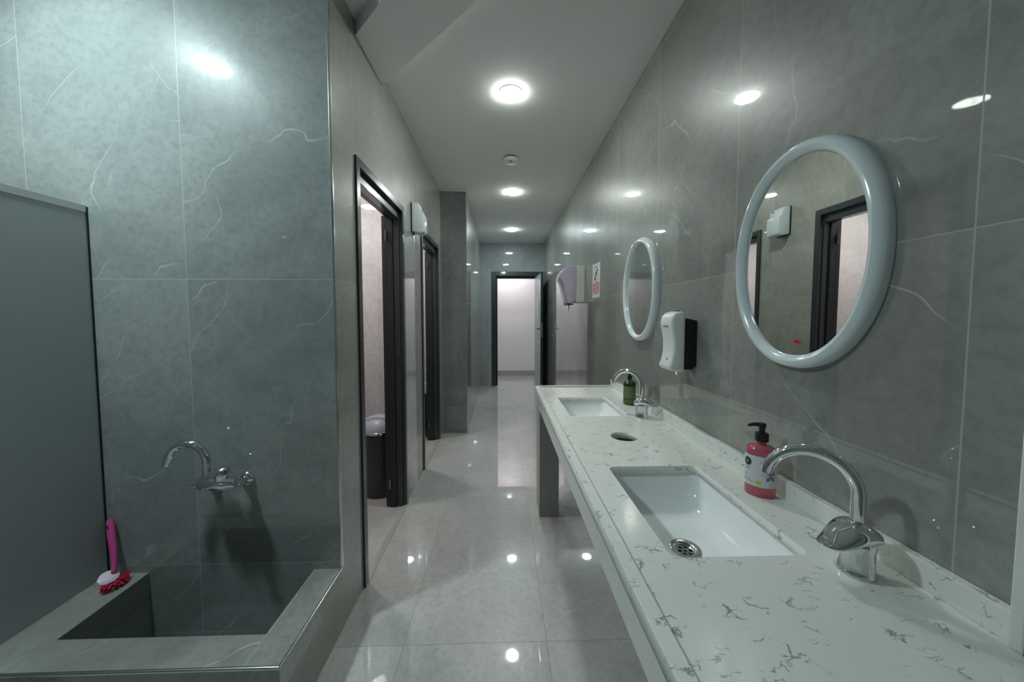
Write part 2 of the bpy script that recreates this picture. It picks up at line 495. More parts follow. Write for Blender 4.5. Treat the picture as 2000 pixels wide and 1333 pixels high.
# stall doors: stepped dark frames (leaf stile folded back behind the far jamb)
def stall_door(name, y0, y1):
    d = bpy.data.objects.new(name, None); COL.objects.link(d)
    d.location = (XL, (y0 + y1) / 2, 0); d['kind'] = 'structure'
    def ring(bm, x0, x1, a, b, t, w):
        box(bm, x0, x1, a, a + w, 0, t); box(bm, x0, x1, b - w, b, 0, t)
        box(bm, x0, x1, a + w, b - w, t - w, t)
    bm = BM(); ring(bm, XL - 0.013, XL + 0.010, y0, y1, DH, 0.042); obj('outer_frame', bm, 'frame', d, bevel=0.002)
    bm = BM()
    box(bm, XL - 0.055, XL - 0.0135, y0 + 0.0, y0 + 0.05, 0, DH); box(bm, XL - 0.055, XL - 0.0135, y1 - 0.05, y1, 0, DH)
    box(bm, XL - 0.055, XL - 0.0135, y0 + 0.05, y1 - 0.05, DH - 0.095, DH)
    obj('inner_frame', bm, 'frame', d, bevel=0.002)
    bm = BM()
    box(bm, XL - 0.100, XL - 0.0555, y0 + 0.0, y0 + 0.055, 0, DH); box(bm, XL - 0.100, XL - 0.0555, y1 - 0.062, y1, 0, DH)
    box(bm, XL - 0.100, XL - 0.0555, y0 + 0.055, y1 - 0.062, DH - 0.085, DH)
    obj('door_stop', bm, 'leaf_edge', d, bevel=0.0015)
    bm = BM(); box(bm, XL - 0.128, XL - 0.1005, y1 - 0.062, y1 - 0.018, 0.012, DH - 0.075); obj('leaf_stile', bm, 'leaf_edge', d, bevel=0.0015)
    for z in (DH - 0.21, 0.17):
        bm = BM(); tube(bm, [(XL - 0.098, y1 - 0.070, z - 0.035), (XL - 0.098, y1 - 0.070, z + 0.035)], 0.007, 12)
        obj('hinge', bm, 'dark_metal', d, smooth=True)
    bm = BM(); box(bm, XL - 0.038, XL - 0.030, y1 - 0.0515, y1 - 0.0502, 0.965, 1.09)
    obj('strike_plate', bm, 'leaf_edge', d)
    for z in (0.975, 1.08):
        bm = BM(); lathe(bm, [(0.004, 0.0), (0.003, -0.002)], (XL - 0.034, y1 - 0.0516, z), 10, axis='y'); obj('screw', bm, 'steel', d)
    bm = BM(); box(bm, XL - 0.02, XL + 0.014, y0, y1, 0.0, 0.005); box(bm, XL + 0.004, XL + 0.010, y0, y1, 0.005, 0.008)
    obj('threshold', bm, 'threshold', d)
    return d
stall_door('door_1', *D1)
stall_door('door_2', *D2)

# far door
d3 = bpy.data.objects.new('door_3', None); COL.objects.link(d3); d3.location = (0.3, YE, 0); d3['kind'] = 'structure'
bm = BM(); w = 0.085
box(bm, DX0, DX0 + w, YE - 0.012, YE + 0.13, 0, DZ); box(bm, DX1 - w - 0.05, DX1, YE - 0.012, YE + 0.13, 0, DZ)
box(bm, DX0 + w, DX1 - w - 0.05, YE - 0.012, YE + 0.13, DZ - 0.085, DZ)
obj('frame', bm, 'frame', d3, bevel=0.003)
bm = BM(); box(bm, DX0 + w, DX0 + w + 0.03, YE + 0.04, YE + 0.13, 0, DZ - 0.085); box(bm, DX0 + w + 0.03, DX1 - w - 0.05, YE + 0.04, YE + 0.13, DZ - 0.125, DZ - 0.085)
obj('door_stop', bm, 'frame_black', d3)
hx, hy = 0.632, YE - 0.02           # hinge point
ex, ey = 0.668, 6.00                # free edge
dv = Vector((ex - hx, ey - hy, 0)); L3 = dv.length; dv.normalize(); nv = Vector((-dv.y, dv.x, 0))   # nv points to +x
def leafbox(bm, s0, s1, t0, t1, z0, z1):
    c = Vector((hx, hy, 0))
    pts = [c + dv * s + nv * t for s, t in ((s0, t0), (s1, t0), (s1, t1), (s0, t1))]
    prism(bm, [(p.x, p.y) for p in pts], 'z', z0, z1)
bm = BM(); leafbox(bm, 0, L3, 0.003, 0.042, 0.01, 2.09); lf = obj('door_leaf', bm, 'frame', d3, bevel=0.002)
bm = BM(); leafbox(bm, 0.005, L3 - 0.012, 0.0, 0.003, 0.012, 2.085); pn = obj('face_panel', bm, 'leaf', lf)
bm = BM(); leafbox(bm, L3, L3 + 0.002, 0.010, 0.034, 0.98, 1.24); obj('lock_plate', bm, 'steel', lf)
for sgn, t0 in ((-1, 0.0), (1, 0.042)):
    bm = BM()
    c = Vector((hx, hy, 1.13)) + dv * (L3 - 0.06) + nv * t0
    q = c + nv * (0.045 * sgn)
    tube(bm, [c, q], 0.009, 10); tube(bm, [q + dv * 0.01, q - dv * 0.10], 0.008, 10)
    obj('lever_handle', bm, 'black', lf, smooth=True)
bm = BM()
random.seed(4)
z = 1.72
while z > 1.36:      # vertical pale lettering, too small to read
    h = random.uniform(0.018, 0.034)
    s = L3 * 0.5 + random.uniform(-0.03, 0.03)
    leafbox(bm, s - random.uniform(0.02, 0.05), s + random.uniform(0.02, 0.05), -0.0012, 0.0, z - h, z)
    z -= h + 0.008
obj('door_lettering', bm, 'dispenser_white', lf)

# ================================================================== LAMPS
def downlight(x, y, z, r, lamp, label, mat):
    t = thing('ceiling_downlight', label, 'ceiling light', (x, y, z), group=None)
    bm = BM()
    lathe(bm, [(r + 0.005, 0.0), (r + 0.005, -0.003), (r + 0.002, -0.006), (r, -0.006), (r, 0.0)], (x, y, z), 40, cap=False)
    obj('trim_ring', bm, 'white_plastic', t, smooth=True)
    bm = BM(); lathe(bm, [(r, -0.002), (r, -0.009), (r * 0.9, -0.012), (r * 0.6, -0.015)], (x, y, z), 40)
    obj('diffuser', bm, mat, t)
    return t
mh = emit_mat('hall lamp glow', *LAMP_HALL); mf = emit_mat('far hall lamp glow', *LAMP_FAR)
mn = emit_mat('nook lamp glow', *LAMP_NOOK); ms = emit_mat('stall lamp glow', *LAMP_STALL); mr = emit_mat('far room lamp glow', *LAMP_ROOM)
downlight(0.056, 2.234, ZC, 0.068, None, 'round ceiling downlight nearest the camera, above the corridor floor', mh)
downlight(0.117, 3.985, ZC, 0.068, None, 'round ceiling downlight just beyond the smoke detector', mh)
downlight(0.167, 5.676, ZC, 0.068, None, 'round ceiling downlight nearest the far open door', mf)
downlight(-1.602, 0.869, ZC, 0.085, None, 'round downlight above the tiled trough, seen reflected in the left wall', mn)
downlight(-1.25, 2.26, SH, 0.075, None, 'round downlight inside the first stall, seen as a faint reflection', ms)
downlight(-1.25, 3.45, SH, 0.075, None, 'round downlight inside the second stall', ms)
downlight(0.15, 7.35, ZC, 0.10, None, 'round downlight in the white room beyond the far door', mr)

# smoke detector
t = thing('smoke_detector', 'small round white smoke detector on the ceiling between two downlights', 'smoke detector', (0.083, 3.127, ZC))
bm = BM(); lathe(bm, [(0.048, 0), (0.048, -0.012)], (0.083, 3.127, ZC), 32); obj('base', bm, 'black', t, smooth=True)
bm = BM(); lathe(bm, [(0.062, -0.012), (0.064, -0.028), (0.058, -0.040), (0.03, -0.043)], (0.083, 3.127, ZC), 36); obj('cover', bm, 'dispenser_white', t, smooth=True)
bm = BM(); lathe(bm, [(0.008, -0.042), (0.008, -0.046)], (0.078, 3.097, ZC), 16); obj('indicator', bm, 'ink', t)

# ================================================================== TROUGH
TX0, TX1, TY0, TZ = -1.70, XL, 1.040, 0.268
HX0, HX1, HY0 = -1.490, -0.803, 1.155
t = thing('tiled_trough', 'grey tiled floor-level wash trough with metal edge trim in the left nook', 'wash trough', ((TX0 + TX1) / 2, 1.28, 0))
bm = BM()
box(bm, TX0, TX1, TY0, HY0, 0, TZ); box(bm, TX0, HX0, HY0, YF, 0, TZ); box(bm, HX1, TX1, HY0, YF, 0, TZ)
bm.normal_update()
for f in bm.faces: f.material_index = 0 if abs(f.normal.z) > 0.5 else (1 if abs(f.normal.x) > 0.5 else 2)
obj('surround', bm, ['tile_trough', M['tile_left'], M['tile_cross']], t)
bm = BM(); box(bm, HX0, HX1, HY0, YF, -0.1195, -0.11)
box(bm, HX0, HX0 + 0.0006, HY0, YF, -0.11, TZ - 0.001); box(bm, HX1 - 0.0006, HX1, HY0, YF, -0.11, TZ - 0.001)
box(bm, HX0, HX1, HY0, HY0 + 0.0006, -0.11, TZ - 0.001); box(bm, HX0, HX1, YF - 0.0006, YF, -0.11, 0.0)
obj('lining', bm, 'tile_cross', t)
bm = BM()
tube(bm, [(TX0, TY0 - 0.001, TZ), (TX1, TY0 - 0.001, TZ)], 0.0055, 12)
tube(bm, [(TX1 + 0.001, TY0, TZ), (TX1 + 0.001, YF - 0.005, TZ)], 0.0055, 12)
obj('edge_trim', bm, 'alu', t, smooth=True)

# partition
t = thing('toilet_partition', 'flat grey laminate partition panel standing left of the trough', 'partition', (-1.660, 1.05, TZ))
bm = BM(); box(bm, -1.676, -1.652, 0.62, YF - 0.004, TZ + 0.001, 1.762); obj('panel', bm, 'partition', t)
bm = BM(); box(bm, -1.678, -1.650, 0.62, YF - 0.004, 1.7625, 1.788); obj('top_edge', bm, 'partition_edge', t)
bm = BM(); box(bm, -1.651, -1.6485, YF - 0.006, YF, TZ + 0.001, 1.784); obj('seal', bm, 'frame_black', t)

# wall mixer above the trough
FZ = 0.672
t = thing('wall_tap', 'chrome wall-mounted mixer tap with swan-neck spout above the trough', 'tap', (-1.12, YF, FZ))
yb = YF - 0.080
for x in (-1.068, -1.205):
    bm = BM()
    lathe(bm, [(0.029, 0.0), (0.029, -0.006), (0.025, -0.014), (0.015, -0.018), (0.015, -0.040)], (x, YF, FZ), 28, axis='y')
    xe = x - 0.018 if x > -1.1 else x + 0.018
    tube(bm, [(x, YF - 0.036, FZ), (x, YF - 0.048, FZ + 0.002), (xe, YF - 0.062, FZ + 0.012), (xe, yb, FZ + 0.015)], [0.014, 0.014, 0.013, 0.013], 16)
    obj('wall_flange', bm, 'chrome', t, smooth=True)
bm = BM()
bz = FZ + 0.016
tube(bm, [(-1.222, yb, bz), (-1.218, yb, bz), (-1.196, yb, bz), (-1.190, yb, bz), (-1.185, yb, bz), (-1.085, yb, bz), (-1.080, yb, bz), (-1.058, yb, bz), (-1.055, yb, bz)],
     [0.014, 0.018, 0.018, 0.024, 0.028, 0.028, 0.024, 0.019, 0.015], 24)
obj('body', bm, 'chrome', t, smooth=True)
bm = BM()
lathe(bm, [(0.022, 0.0), (0.027, 0.012), (0.029, 0.030), (0.027, 0.046), (0.015, 0.054)], (-1.108, yb, bz + 0.012), 28)
tube(bm, [(-1.108, yb - 0.018, bz + 0.050), (-1.112, yb - 0.05, bz + 0.058), (-1.116, yb - 0.080, bz + 0.060)], [0.012, 0.010, 0.007], 14)
obj('lever', bm, 'chrome', t, smooth=True)
bm = BM()
P = [(-1.165, yb, bz + 0.01), (-1.165, yb, bz + 0.06), (-1.165, yb, bz + 0.098)]
for i in range(1, 21):
    a = PI * i / 20 * 0.93
    P.append((-1.165 - 0.064 * (1 - math.cos(a)), yb - 0.02 * i / 20, bz + 0.098 + 0.066 * math.sin(a)))
d = Vector(P[-1]) - Vector(P[-2]); d.normalize()
P.append(tuple(Vector(P[-1]) + d * 0.03))
tube(bm, P, 0.0142, 20); obj('spout', bm, 'chrome', t, smooth=True)

# brush
B0 = Vector((-1.578, 1.388, TZ))
t = thing('cleaning_brush', 'pink scrubbing brush standing upright on the trough corner', 'brush', B0)
bm = BM()
R = random.Random(2)
for i in range(240):
    a = R.uniform(0, 2 * PI); r = 0.022 * math.sqrt(R.random()); 
    p = B0 + Vector((0.030 + r * math.cos(a) * 0.9, r * math.sin(a) * 1.7, R.uniform(0.008, 0.032)))
    dr = Vector((math.cos(a) * 0.8 + 0.3, math.sin(a) * 1.2, R.uniform(-0.9, 0.5))).normalized() * 0.015
    q = p + dr; q.z = max(q.z, TZ + 0.002)
    tube(bm, [p, q], 0.0017, 4)
obj('bristles', bm, 'bristle', t)
bm = BM()
lp = []
for s, k in ((0.5, 0.0), (0.78, 0.006), (0.78, 0.014), (0.6, 0.020)):
    lp.append([(B0.x + 0.014 + 0.028 * s * math.cos(a) - k * 0.5, B0.y - 0.004 + 0.044 * s * math.sin(a), B0.z + 0.030 + k + 0.25 * 0.03 * math.cos(a) * -1) for a in [2 * PI * i / 20 for i in range(20)]])
loft(bm, lp, True, True); obj('head', bm, 'pink_pale', t, smooth=True)
bm = BM()
tube(bm, [B0 + Vector((0.012, 0.012, 0.05)), B0 + Vector((0.004, 0.025, 0.09)), B0 + Vector((-0.010, 0.036, 0.135)), B0 + Vector((-0.026, 0.046, 0.185)), B0 + Vector((-0.038, 0.055, 0.228)), B0 + Vector((-0.041, 0.057, 0.242))], [0.008, 0.009, 0.0125, 0.0130, 0.0125, 0.010], 14)
obj('handle', bm, 'pink', t, smooth=True)
bm = BM(); 
hc = B0 + Vector((-0.034, 0.041, 0.224))
lathe(bm, [(0.0045, -0.001), (0.0045, 0.001)], (hc.x + 0.0015, hc.y - 0.0035, hc.z), 14, axis='y'); obj('hang_hole', bm, 'ink', t)

# ================================================================== VANITY
CX0, CX1, CY0, CY1, CZ = 0.24, XR - 0.001, 0.36, 2.475, 0.843
t = thing('vanity_counter', 'long white veined quartz vanity counter with backsplash along the right wall', 'counter', (0.52, 1.5, 0))
BAS = [(0.507, 0.918), (0.498, 1.938)]
holes = [rrect(BAS[0][0], BAS[0][1], 0.150, 0.222, 0.022), rrect(BAS[1][0], BAS[1][1], 0.150, 0.210, 0.022), circ(0.517, 1.431, 0.057, 40)]
plate('worktop', [(CX0, CY0), (CX1, CY0), (CX1, CY1), (CX0, CY1)], holes, CZ - 0.028, CZ, 'quartz', t)
bm = BM(); box(bm, CX0, CX0 + 0.030, CY0, CY1, CZ, CZ + 0.007); box(bm, CX0 + 0.030, CX1 - 0.02, CY1 - 0.022, CY1, CZ, CZ + 0.010)
obj('raised_edge', bm, 'quartz', t, bevel=0.002)
bm = BM(); box(bm, CX1 - 0.020, CX1, 0.489, CY1, CZ, CZ + 0.050); obj('backsplash', bm, 'quartz', t, bevel=0.0015)
bm = BM(); box(bm, CX0 + 0.006, CX0 + 0.026, CY0, CY1 - 0.004, 0.733, CZ - 0.0285); obj('apron', bm, 'quartz_leg', t, bevel=0.001)
bm = BM(); box(bm, CX0 + 0.010, CX0 + 0.140, 2.265, 2.46, 0.0, 0.732); box(bm, CX0+0.027, CX0+0.140, 2.265, 2.46, 0.732, CZ - 0.0285); obj('leg', bm, 'leg_tile', t, bevel=0.001)
bm = BM(); box(bm, CX0 + 0.028, CX0 + 0.140, 0.37, 0.42, 0.0, CZ - 0.0285); obj('leg', bm, 'leg_tile', t, bevel=0.001)
bm = BM(); lathe(bm, [(0.060, 0.0), (0.058, -0.12), (0.056, -0.12), (0.0575, 0.0)], (0.517, 1.431, CZ - 0.0285), 40, cap=False); obj('waste_sleeve', bm, 'steel', t, smooth=True)

def basin(cx, cy, hx, hy, label):
    s = thing('wash_basin', label, 'sink', (cx, cy, CZ - 0.15), group=None)
    bm = BM(); zt = CZ - 0.0287
    def R(a, b, r, z, ox=0.0): return [(x, y, z) for x, y in rrect(cx + ox, cy, a, b, r, 8)]
    loops = [R(hx + 0.022, hy + 0.022, 0.035, zt), R(hx + 0.004, hy + 0.004, 0.025, zt), R(hx + 0.001, hy + 0.001, 0.03, zt - 0.008),
             R(hx - 0.006, hy - 0.010, 0.035, zt - 0.05), R(hx - 0.016, hy - 0.030, 0.045, zt - 0.080), R(hx - 0.034, hy - 0.062, 0.055, zt - 0.096),
             R(hx - 0.07, hy - 0.11, 0.05, zt - 0.103), R(0.046, 0.046, 0.0459, zt - 0.107), R(0.034, 0.034, 0.0339, zt - 0.110)]
    loft(bm, loops)
    out = [R(hx + 0.022, hy + 0.022, 0.035, zt), R(hx + 0.012, hy + 0.010, 0.04, zt - 0.06), R(hx - 0.03, hy - 0.05, 0.06, zt - 0.115), R(0.034, 0.034, 0.0339, zt - 0.122), R(0.034, 0.034, 0.0339, zt - 0.110)]
    loft(bm, out)
    bmesh.ops.remove_doubles(bm, verts=bm.verts, dist=1e-5)
    obj('bowl', bm, 'ceramic', s, smooth=True)
    zd = zt - 0.1085
    bm = BM(); lathe(bm, [(0.040, 0.0), (0.040, 0.0035), (0.034, 0.0045), (0.027, 0.001), (0.026, -0.008), (0.0275, -0.03), (0.033, -0.03)], (cx, cy, zd), 36, cap=False)
    dr = obj('drain', bm, 'steel', s, smooth=True)
    hl = [circ(0, 0, 0.0048, 12)] + [circ(0.0155 * math.cos(a), 0.0155 * math.sin(a), 0.0055, 14) for a in [i * PI / 3 for i in range(6)]]
    plate('drain_grate', circ(0, 0, 0.026, 32), hl, -0.0065, -0.0045, 'steel', dr, Matrix.Translation((cx, cy, zd)))
    bm = BM(); lathe(bm, [(0.026, -0.029), (0.026, -0.028)], (cx, cy, zd), 24); obj('drain_well', bm, 'ink', dr)
    return s
basin(BAS[0][0], BAS[0][1], 0.150, 0.222, 'white undermount basin in the counter nearest the camera, drain visible')
basin(BAS[1][0], BAS[1][1], 0.150, 0.210, 'white undermount basin at the far end of the counter')

def faucet(x, y, label, lev):
    t = thing('basin_faucet', label, 'faucet', (x, y, CZ))
    bm = BM()
    lathe(bm, [(0.0325, 0.0005), (0.0325, 0.004), (0.0305, 0.008), (0.0290, 0.03), (0.0290, 0.046), (0.0305, 0.058), (0.0290, 0.070), (0.022, 0.082), (0.0125, 0.095)], (x, y, CZ), 40)
    obj('body', bm, 'chrome', t, smooth=True)
    # lever: a curved tapering shell over the body
    bm = BM()
    ca, sa = math.cos(lev), math.sin(lev)
    def W(u, v, w): return (x + u * ca - v * sa, y + u * sa + v * ca, CZ + w)
    key = [(-0.039, 0.006, 0.076, 0.010), (-0.034, 0.022, 0.083, 0.026), (-0.020, 0.032, 0.094, 0.038), (0.0, 0.0355, 0.103, 0.045), (0.020, 0.034, 0.101, 0.042),
           (0.038, 0.030, 0.091, 0.034), (0.054, 0.026, 0.080, 0.024), (0.070, 0.021, 0.072, 0.015), (0.083, 0.014, 0.070, 0.009), (0.090, 0.005, 0.070, 0.004)]
    secs = []
    for k in range(len(key) - 1):
        p0, p1, p2, p3 = key[max(k - 1, 0)], key[k], key[k + 1], key[min(k + 2, len(key) - 1)]
        for q in range(4):
            f = q / 4
            secs.append(tuple(0.5 * (2 * b + (c - a) * f + (2 * a - 5 * b + 4 * c - d) * f * f + (3 * b - a - 3 * c + d) * f ** 3) for a, b, c, d in zip(p0, p1, p2, p3)))
    secs.append(key[-1])
    loops = []
    for u, hw, zt, th in secs:
        L = []
        for i in range(28):
            a = 2 * PI * i / 28
            sn = math.sin(a)
            L.append(W(u, hw * math.copysign(abs(math.cos(a)) ** 0.85, math.cos(a)), zt - th / 2 + (th / 2) * (sn if sn > 0 else sn * 0.9)))
        loops.append(L)
    loft(bm, loops, True, True)
    obj('lever', bm, 'chrome', t, smooth=True)
    bm = BM()
    az = math.radians(138.4)
    dx, dy = math.cos(az), math.sin(az)
    rr = 0.0735
    z0 = CZ + 0.152
    P = [(x, y, CZ + 0.078), (x, y, CZ + 0.12), (x, y, z0 - 0.02)]
    for i in range(25):
        a = PI * i / 24 * 0.96
        s = rr * (1 - math.cos(a))
        P.append((x + dx * s, y + dy * s, z0 + rr * math.sin(a)))
    tube(bm, P, 0.0118, 20)
    obj('spout', bm, 'chrome', t, smooth=True)
    e = Vector(P[-1]); d = (Vector(P[-1]) - Vector(P[-2])).normalized()
    bm = BM(); tube(bm, [e + d * 0.0001, e + d * 0.004], 0.0105, 18); obj('aerator', bm, 'steel', t, smooth=True)
    return t
faucet(0.704, 0.650, 'chrome swan-neck faucet on the counter nearest the camera, lever pointing left', math.radians(190))
faucet(0.704, 1.712, 'chrome swan-neck faucet at the far basin in front of the green bottle', math.radians(-35))

# pink soap bottle
def pump(t, x, y, z, az, s=1.0, mat='black', collar=True):
    bm = BM()
    if collar:
        lathe(bm, [(0.011 * s, 0.0), (0.0145 * s, 0.001), (0.0145 * s, 0.020 * s), (0.009 * s, 0.022 * s)], (x, y, z), 24)
    lathe(bm, [(0.0065 * s, 0.020 * s), (0.0065 * s, 0.034 * s), (0.0085 * s, 0.035 * s), (0.0085 * s, 0.043 * s), (0.006 * s, 0.045 * s)], (x, y, z), 20)
    tube(bm, [(x, y, z + 0.0405 * s), (x + 0.018 * s * math.cos(az), y + 0.018 * s * math.sin(az), z + 0.0405 * s), (x + 0.030 * s * math.cos(az), y + 0.030 * s * math.sin(az), z + 0.036 * s)], [0.0055 * s, 0.0045 * s, 0.003 * s], 12)
    return obj('pump', bm, mat, t, smooth=True)

bx, by = 0.735, 0.948
rot = -math.radians(38)             # wide side faces the camera
t = thing('pink_soap_bottle', 'pink hand soap pump bottle with a floral white label beside the near faucet', 'soap bottle', (bx, by, CZ))
bm = BM()
lathe(bm, [(0.034, 0.0), (0.0375, 0.004), (0.0375, 0.124), (0.0345, 0.136), (0.025, 0.142), (0.014, 0.143), (0.0115, 0.145), (0.0115, 0.155)], (bx, by, CZ + 0.0005), 44, 1.0, 0.72, rot)
obj('bottle', bm, 'pink_liquid', t, smooth=True)
def band(cx, cy, z0, z1, a0, a1, r, mat, name, parent, sy=0.72, rot=rot, n=24, shape=None):
    """curved patch lying on the bottle; angles measured round it"""
    bm = BM()
    def P(a, z, rr):
        x, y = rr * math.cos(a), rr * math.sin(a) * sy
        return (cx + x * math.cos(rot) - y * math.sin(rot), cy + x * math.sin(rot) + y * math.cos(rot), z)
    if shape is None:
        A = [[bm.verts.new(P(a0 + (a1 - a0) * i / n, z, q)) for i in range(n + 1)] for z, q in ((z0, r), (z1, r), (z1, r - 0.0004), (z0, r - 0.0004))]
        for k in range(4):
            a, b = A[k], A[(k + 1) % 4]
            for i in range(n): bm.faces.new((a[i], a[i + 1], b[i + 1], b[i]))
    else:
        ctr = bm.verts.new(P((a0 + a1) / 2, (z0 + z1) / 2, r))
        ring = [bm.verts.new(P((a0 + a1) / 2 + (a1 - a0) / 2 * math.cos(k * PI / 12) * shape(k), (z0 + z1) / 2 + (z1 - z0) / 2 * math.sin(k * PI / 12) * shape(k), r)) for k in range(24)]
        for k in range(24): bm.faces.new((ctr, ring[k], ring[(k + 1) % 24]))
    return obj(name, bm, mat, parent)
lab = band(bx, by, CZ + 0.030, CZ + 0.116, PI * 1.0, PI * 2.05, 0.0381, 'label_white', 'label', t)
ang = lambda f: PI * 1.0 + PI * 1.05 * f
e1 = band(bx, by, CZ + 0.084, CZ + 0.108, ang(.10), ang(.30), 0.0386, 'dark_green', 'emblem', lab, shape=lambda k: 1.0)
band(bx, by, CZ + 0.090, CZ + 0.102, ang(.17), ang(.23), 0.0389, 'leafprint', 'emblem_leaf', lab, shape=lambda k: 1.0)
band(bx, by, CZ + 0.086, CZ + 0.111, ang(.42), ang(.85), 0.0385, 'leafprint', 'leaf_print', lab, shape=lambda k: 0.75 + 0.25 * math.sin(k * 2.6))
band(bx, by, CZ + 0.046, CZ + 0.084, ang(.50), ang(.86), 0.0385, 'mauve', 'flower_print', lab, shape=lambda k: 0.72 + 0.28 * math.cos(k * 1.57))
band(bx, by, CZ + 0.038, CZ + 0.047, ang(.40), ang(.49), 0.0386, 'lime', 'badge_print', lab)
for z, a, b in ((.078, .12, .27), (.074, .14, .25), (.060, .12, .20), (.056, .14, .22), (.047, .10, .30), (.041, .10, .34)):
    band(bx, by, CZ + z, CZ + z + 0.0018, ang(a), ang(b), 0.0385, 'grey_print', 'print_line', lab)
pump(t, bx, by, CZ + 0.154, math.radians(160), 1.15)

# green bottle
gx, gy = 0.735, 1.965
t = thing('green_soap_bottle', 'dark olive green soap bottle with pump behind the far faucet', 'soap bottle', (gx, gy, CZ))
bm = BM()
lathe(bm, [(0.028, 0.0), (0.034, 0.006), (0.0345, 0.02), (0.0345, 0.115), (0.032, 0.130), (0.020, 0.140), (0.010, 0.143), (0.009, 0.150)], (gx, gy, CZ + 0.0005), 36)
obj('bottle', bm, 'green_glass', t, smooth=True)
band(gx, gy, CZ + 0.040, CZ + 0.108, PI * 0.95, PI * 1.75, 0.0350, 'label_green', 'label', t, sy=1.0, rot=0)
band(gx, gy, CZ + 0.006, CZ + 0.036, 0, 2 * PI, 0.0349, 'green_liquid', 'liquid', t, sy=1.0, rot=0, n=36)
pump(t, gx, gy, CZ + 0.149, math.radians(200), 0.9)

# ================================================================== WALL THINGS (right wall)
def oval_mirror(cy, cz, a, b, label, sticker):
    t = thing('oval_mirror', label, 'mirror', (XR, cy, cz - b))
    bm = BM()
    # frame profile (inward distance from the outer edge, height off the wall)
    prof = [(0.0, 0.0), (-0.001, 0.012), (0.002, 0.023), (0.009, 0.031), (0.018, 0.034), (0.027, 0.030), (0.033, 0.022), (0.035, 0.014), (0.035, 0.0)]
    n = 96
    loops = []
    for i in range(n):
        th = 2 * PI * i / n
        e = 2 / 2.12
        c, s = math.cos(th), math.sin(th)
        ux = math.copysign(abs(c) ** e, c); uz = math.copysign(abs(s) ** e, s)
        loops.append([(XR - h, cy + (a - d) * ux, cz + (b - d) * uz) for d, h in prof])
    V = [[bm.verts.new(p) for p in L] for L in loops]
    for i in range(n):
        A, B = V[i], V[(i + 1) % n]
        for k in range(len(prof)):
            kk = (k + 1) % len(prof)
            bm.faces.new((A[k], A[kk], B[kk], B[k]))
    obj('frame', bm, 'white_plastic', t, smooth=True)
    bm = BM()
    e = 2 / 2.12
    pts = []
    for i in range(n):
        c, s = math.cos(2 * PI * i / n), math.sin(2 * PI * i / n)
        pts.append((cy + (a - 0.0352) * math.copysign(abs(c) ** e, c), cz + (b - 0.0352) * math.copysign(abs(s) ** e, s)))
    prism(bm, pts, 'x', XR - 0.016, XR - 0.002)
    g = obj('mirror_glass', bm, 'mirror', t)
    bm = BM(); sy, sz = sticker
    box(bm, XR - 0.0166, XR - 0.0161, sy - 0.011, sy + 0.011, sz - 0.005, sz + 0.005); st = obj('sticker', bm, 'red', t)
    bm = BM(); box(bm, XR - 0.0169, XR - 0.0166, sy - 0.006, sy + 0.006, sz - 0.002, sz + 0.001); obj('sticker_print', bm, 'ink', st)
    return t
oval_mirror(0.922, 1.508, 0.226, 0.297, 'large oval mirror with glossy white frame nearest the camera', (0.905, 1.282))
oval_mirror(1.990, 1.501, 0.232, 0.293, 'oval mirror with white frame farther along, above the far basin', (1.985, 1.272))

# soap dispenser
t = thing('soap_dispenser', 'white and black wall soap dispenser between the two oval mirrors', 'soap dispenser', (XR, 1.4280, 1.12))
bm = BM(); prism(bm, [(0.756, 1.128), (0.790, 1.128), (0.797, 1.140), (XR, 1.140), (XR, 1.332), (0.756, 1.342)], 'y', 1.4090, 1.5050); bk = obj('back_plate', bm, 'black', t, bevel=0.003)
bm = BM()
pf = [(0.7555, 1.366), (0.735, 1.370), (0.712, 1.364), (0.698, 1.348), (0.693, 1.322), (0.698, 1.290), (0.706, 1.245), (0.706, 1.200), (0.699, 1.165), (0.690, 1.142), (0.690, 1.130), (0.706, 1.122), (0.735, 1.119), (0.7555, 1.119)]
prism(bm, pf, 'y', 1.4050, 1.5090); obj('cover', bm, 'dispenser_white', t, smooth=True, bevel=0.011, seg=4)
bm = BM(); box(bm, 0.738, 0.750, 1.4420, 1.4720, 1.368, 1.374); obj('lock_button', bm, 'black', t, bevel=0.002)
bm = BM(); 
for i, (y, w) in enumerate(((1.4350, .006), (1.4440, .005), (1.4530, .007), (1.4630, .005), (1.4720, .005))): box(bm, 0.6930, 0.6945, y, y + w, 1.304, 1.311)
obj('lettering', bm, 'grey_print', t)
bm = BM(); box(bm, 0.6984, 0.7000, 1.4420, 1.4560, 1.166, 1.173); obj('emblem', bm, 'grey_print', t)
bm = BM(); lathe(bm, [(0.008, 0.0), (0.006, -0.012), (0.003, -0.016)], (0.735, 1.4320, 1.1195), 14); obj('nozzle', bm, 'chrome', t, smooth=True)
bm = BM()
for i in range(9): box(bm, 0.768, 0.784, 1.4362, 1.4370, 1.20 + i * 0.012, 1.204 + i * 0.012)
obj('grip_ribs', bm, 'frame', bk)

